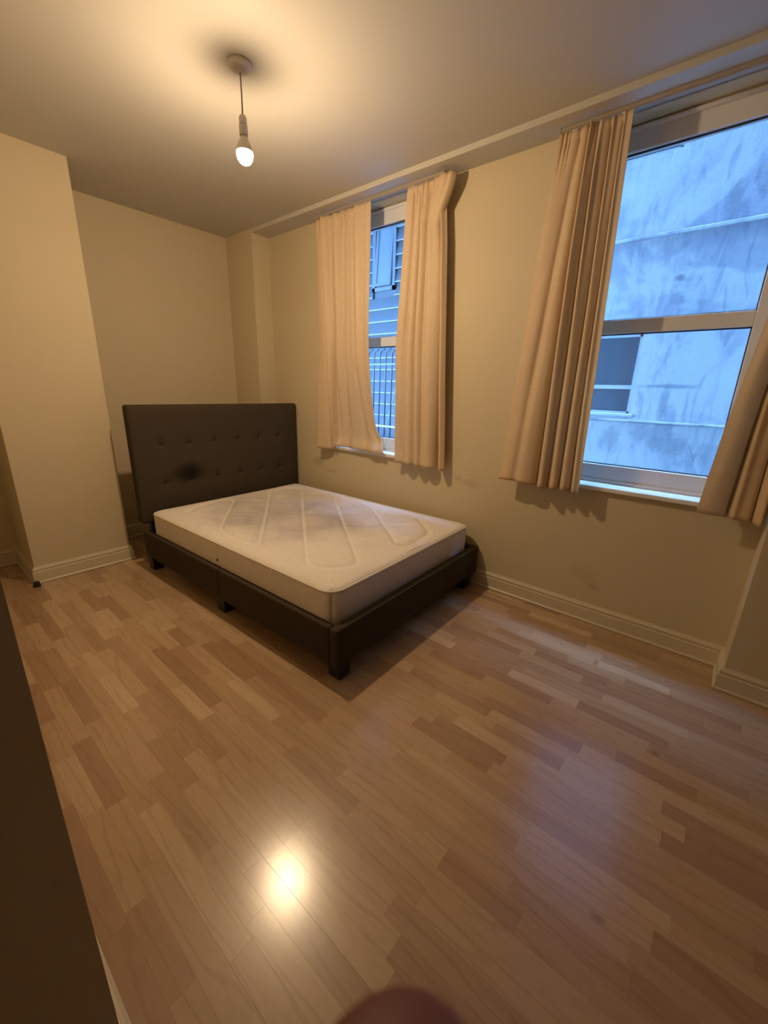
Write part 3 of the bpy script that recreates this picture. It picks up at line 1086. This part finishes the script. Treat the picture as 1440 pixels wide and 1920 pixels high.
def ext_window(x0, x1, z0, z1, bars):
    w = NB('window_frame', x0, x0 + 0.05, YE + 0.06, YE + 0.12, z0, z1, M_ext_frame)
    NB('frame_side', x1 - 0.035, x1, YE + 0.06, YE + 0.12, z0, z1, M_ext_frame, w)
    NB('frame_top', x0, x1, YE + 0.06, YE + 0.12, z1 - 0.04, z1, M_ext_frame, w)
    NB('frame_bottom', x0, x1, YE + 0.06, YE + 0.12, z0, z0 + 0.04, M_ext_frame, w)
    for b in bars:
        NB('glazing_bar', x0, x1, YE + 0.055, YE + 0.12, b - 0.024, b + 0.024, M_ext_frame, w)
    zs = [z0] + list(bars) + [z1]
    for a, b in zip(zs, zs[1:]):
        NB('pane', x0, x1, YE + 0.125, YE + 0.135, a, b, M_ext_dark, w)
ext_window(1.80, 2.868, 1.10, 2.06, [1.435])
ext_window(1.80, 2.902, 3.872, 4.75, [4.4])

cb = thing('clad_building', (-6.0, YE, -2.0), 'building with horizontal board cladding seen through the bed window', 'building')
def CB(name, x0, x1, y0, y1, z0, z1, mat, par=cb, bev=0.0):
    return box(name, x0 + 6.0, x1 + 6.0, y0 - YE, y1 - YE, z0 + 2, z1 + 2, mat, par, bev)
CB('wall', -6.0, 0.6, YE + 0.04, YE + 0.35, -2.0, 9.3, M_clad)
CB('added_end_wall', -6.0, -5.7, TW, YE, -2.0, 9.3, M_clad)  # added like the other end wall, to keep out light from the side
WX0, WX1, WZ0 = -1.46, -0.955, 2.96
zs = [1.26 + 0.2005 * i for i in range(-3, 19)]
for z in zs:
    spans = [(-6.0, 0.6)]
    if z + 0.2 > WZ0 and z < 4.5:
        spans = [(-6.0, WX0), (WX1, 0.6)]
    for a, b in spans:
        bm = bmesh.new()
        # tapered lap board, bottom edge proud
        v = [bm.verts.new(q) for q in ((a + 6, 0.035, z + 2 + 0.198), (a + 6, 0.0, z + 2 + 0.03), (a + 6, 0.0, z + 2), (a + 6, 0.05, z + 2),
                                       (b + 6, 0.035, z + 2 + 0.198), (b + 6, 0.0, z + 2 + 0.03), (b + 6, 0.0, z + 2), (b + 6, 0.05, z + 2))]
        for q in ((0, 1, 5, 4), (1, 2, 6, 5), (2, 3, 7, 6), (0, 3, 2, 1), (4, 5, 6, 7), (3, 0, 4, 7)):
            bm.faces.new([v[k] for k in q])
        bd = from_bm('cladding_board', bm, M_clad, cb)
        CB('drip_lip', a, b, YE - 0.014, YE + 0.001, z - 0.002, z + 0.013, M_clad_lip, bd)
wf = CB('window_frame', WX0, WX0 + 0.06, YE - 0.02, YE + 0.06, WZ0, 4.6, M_clad_frame)
CB('frame_side', WX1 - 0.06, WX1, YE - 0.02, YE + 0.06, WZ0, 4.6, M_clad_frame, wf)
CB('frame_bottom', WX0, WX1, YE - 0.02, YE + 0.06, WZ0, WZ0 + 0.06, M_clad_frame, wf)
CB('pane', WX0 + 0.06, WX1 - 0.06, YE + 0.02, YE + 0.03, WZ0 + 0.06, 4.6, M_ext_dark, wf)
# casement tilted open
cs = bpy.data.objects.new('casement', None)
COL.objects.link(cs)
cs.parent = cb
cs.location = (WX0 + 0.07 + 6, -0.02, WZ0 + 2 + 0.07)
cs.rotation_euler = (R(-4), 0, 0)
def CS(name, x0, x1, z0, z1, mat, y0=-0.04, y1=0.0):
    return box(name, x0, x1, y0, y1, z0, z1, mat, cs)
cw = WX1 - WX0 - 0.14
CS('sash_stile', 0, 0.055, 0, 1.55, M_clad_frame); CS('sash_stile', cw - 0.055, cw, 0, 1.55, M_clad_frame)
CS('sash_rail', 0.055, cw - 0.055, 0, 0.05, M_clad_frame); CS('sash_rail', 0.055, cw - 0.055, 1.5, 1.55, M_clad_frame)
CS('sash_pane', 0.055, cw - 0.055, 0.05, 1.5, M_clad_pane, -0.024, -0.018)
CB('balcony_slab', -3.0, 0.5, 2.4, YE + 0.04, 0.28, 0.46, M_clad_lip)
CB('slab_edge', -3.0, 0.5, 2.36, 2.40, 0.26, 0.50, M_ext_frame)

rl = thing('balcony_railing', (-3.0, 2.5, 0.46), 'dark iron railing with arched bar tops beyond the bed window', 'railing')
def arch(x, z0, z1, r=0.085):
    pts = [(x, 0, z0), (x, 0, z1 - r)]
    for k in range(1, 9):
        a = R(90 * k / 8)
        pts.append((x + r - r * math.cos(a), 0, z1 - r + r * math.sin(a)))
    return pts
for i in range(28):
    x = 0.155 + i * 0.1165
    bm = bmesh.new()
    tube(bm, arch(x, 0.0, 1.44), 0.011, 8)
    from_bm('bar', bm, M_rail, rl, True)
bm = bmesh.new(); bm_box(bm, 0.05, 3.45, -0.012, 0.012, 1.215, 1.24); from_bm('top_rail', bm, M_rail, rl)
bm = bmesh.new(); bm_box(bm, 0.05, 3.45, -0.012, 0.012, 0.30, 0.325); from_bm('bottom_rail', bm, M_clad_lip, rl)

pl = bpy.data.objects.new('leaning_pole', None)
COL.objects.link(pl)
pl.location = (-0.40, 2.62, 0.46)
tag(pl, 'thin pale pole leaning behind the balcony railing', 'pole')
bm = bmesh.new()
tube(bm, [(-0.03, 0, 0.0), (0.21, 0.10, 1.1)], 0.007, 8)
from_bm('rod', bm, M_clad_lip, pl, True)
bm = bmesh.new()
tube(bm, [(-0.032, 0, -0.001), (-0.026, 0.002, 0.03)], 0.011, 8)
from_bm('ferrule', bm, M_clad, pl, True)

# ------------------------------------------------------------------ photographer's hand, one fingertip reaching into view
def cam_pt(x, y, z):
    """x right, y up, z forward of the lens, metres"""
    return Vector(CAM_POS) + CAM_R * x + CAM_U * y + CAM_F * z
def skin_chain(chains, sub=2):
    V, E, Rr = [], [], []
    for ch in chains:
        root = ch.get('root')
        prev = root
        for p, r in ch['pts']:
            V.append(cam_pt(*p)); Rr.append(r)
            if prev is not None:
                E.append((prev, len(V) - 1))
            prev = len(V) - 1
        ch['last'] = prev
    return V, E, Rr
ZF = 0.032
# palm, then fingers rooted in it; the index finger points up along the frame's lower edge
V, E, Rr = skin_chain([
    {'pts': [((0.012, -0.160, ZF - 0.012), 0.026), ((0.014, -0.190, ZF - 0.018), 0.028), ((0.016, -0.225, ZF - 0.03), 0.024), ((0.020, -0.305, ZF - 0.08), 0.029), ((0.032, -0.415, ZF - 0.16), 0.037)]},
])
def finger(root, pts):
    prev = root
    for p, r in pts:
        V.append(cam_pt(*p)); Rr.append(r)
        E.append((prev, len(V) - 1))
        prev = len(V) - 1
XT = 0.0015
finger(0, [((0.004, -0.126, ZF - 0.004), 0.0105), ((0.002, -0.096, ZF), 0.0094), ((XT, -0.068, ZF), 0.0100), ((XT, -0.0500, ZF), 0.0098), ((XT, -0.0425, ZF), 0.0080)])
finger(0, [((0.028, -0.128, ZF - 0.008), 0.0105), ((0.032, -0.101, ZF + 0.006), 0.0092), ((0.034, -0.116, ZF + 0.026), 0.0084), ((0.034, -0.136, ZF + 0.022), 0.0075)])
finger(0, [((0.046, -0.136, ZF - 0.010), 0.0098), ((0.052, -0.114, ZF + 0.004), 0.0086), ((0.054, -0.128, ZF + 0.022), 0.0078), ((0.053, -0.146, ZF + 0.016), 0.0070)])
finger(1, [((0.058, -0.158, ZF - 0.014), 0.0088), ((0.070, -0.136, ZF - 0.004), 0.0076), ((0.072, -0.148, ZF + 0.010), 0.0068), ((0.069, -0.162, ZF + 0.004), 0.0060)])
finger(1, [((-0.016, -0.180, ZF - 0.008), 0.0125), ((-0.032, -0.156, ZF + 0.004), 0.0105), ((-0.030, -0.131, ZF + 0.016), 0.0092), ((-0.022, -0.114, ZF + 0.022), 0.0078)])
me = bpy.data.meshes.new('person')
me.from_pydata([tuple(v) for v in V], E, [])
hand = link('person', me, M_skin)
bpy.context.view_layer.objects.active = hand
sk = hand.modifiers.new('skin', 'SKIN')
sk.use_smooth_shade = True
lay = me.skin_vertices[0] if len(me.skin_vertices) else None
if lay is not None:
    for i, r in enumerate(Rr):
        lay.data[i].radius = (r, r)
        lay.data[i].use_root = (i == 2)
ss = hand.modifiers.new('subdivision', 'SUBSURF')
ss.levels = 2
ss.render_levels = 2
tag(hand, 'hand below the lens, one dark blurred fingertip at the bottom edge', 'person')
# nail on the far side of the fingertip
bm = bmesh.new()
nv_ = []
for i in range(6):
    row = []
    for j in range(6):
        a = (j / 5 - 0.5) * 1.5
        row.append(bm.verts.new(cam_pt(XT + 0.0072 * math.sin(a), -0.0640 + 0.0105 * i / 5, ZF + 0.0003 + 0.0082 * math.cos(a))))
    nv_.append(row)
for i in range(5):
    for j in range(5):
        bm.faces.new((nv_[i][j], nv_[i][j + 1], nv_[i + 1][j + 1], nv_[i + 1][j]))
nl_ = from_bm('nail', bm, M_nail, hand, True)
md = nl_.modifiers.new('thickness', 'SOLIDIFY'); md.thickness = 0.0006
# sleeve cuff over the forearm
bm = bmesh.new()
tube(bm, [cam_pt(0.021, -0.320, ZF - 0.092), cam_pt(0.026, -0.365, ZF - 0.122), cam_pt(0.034, -0.435, ZF - 0.175)], [0.042, 0.046, 0.050], 24)
from_bm('sleeve', bm, M_sleeve, hand, True)
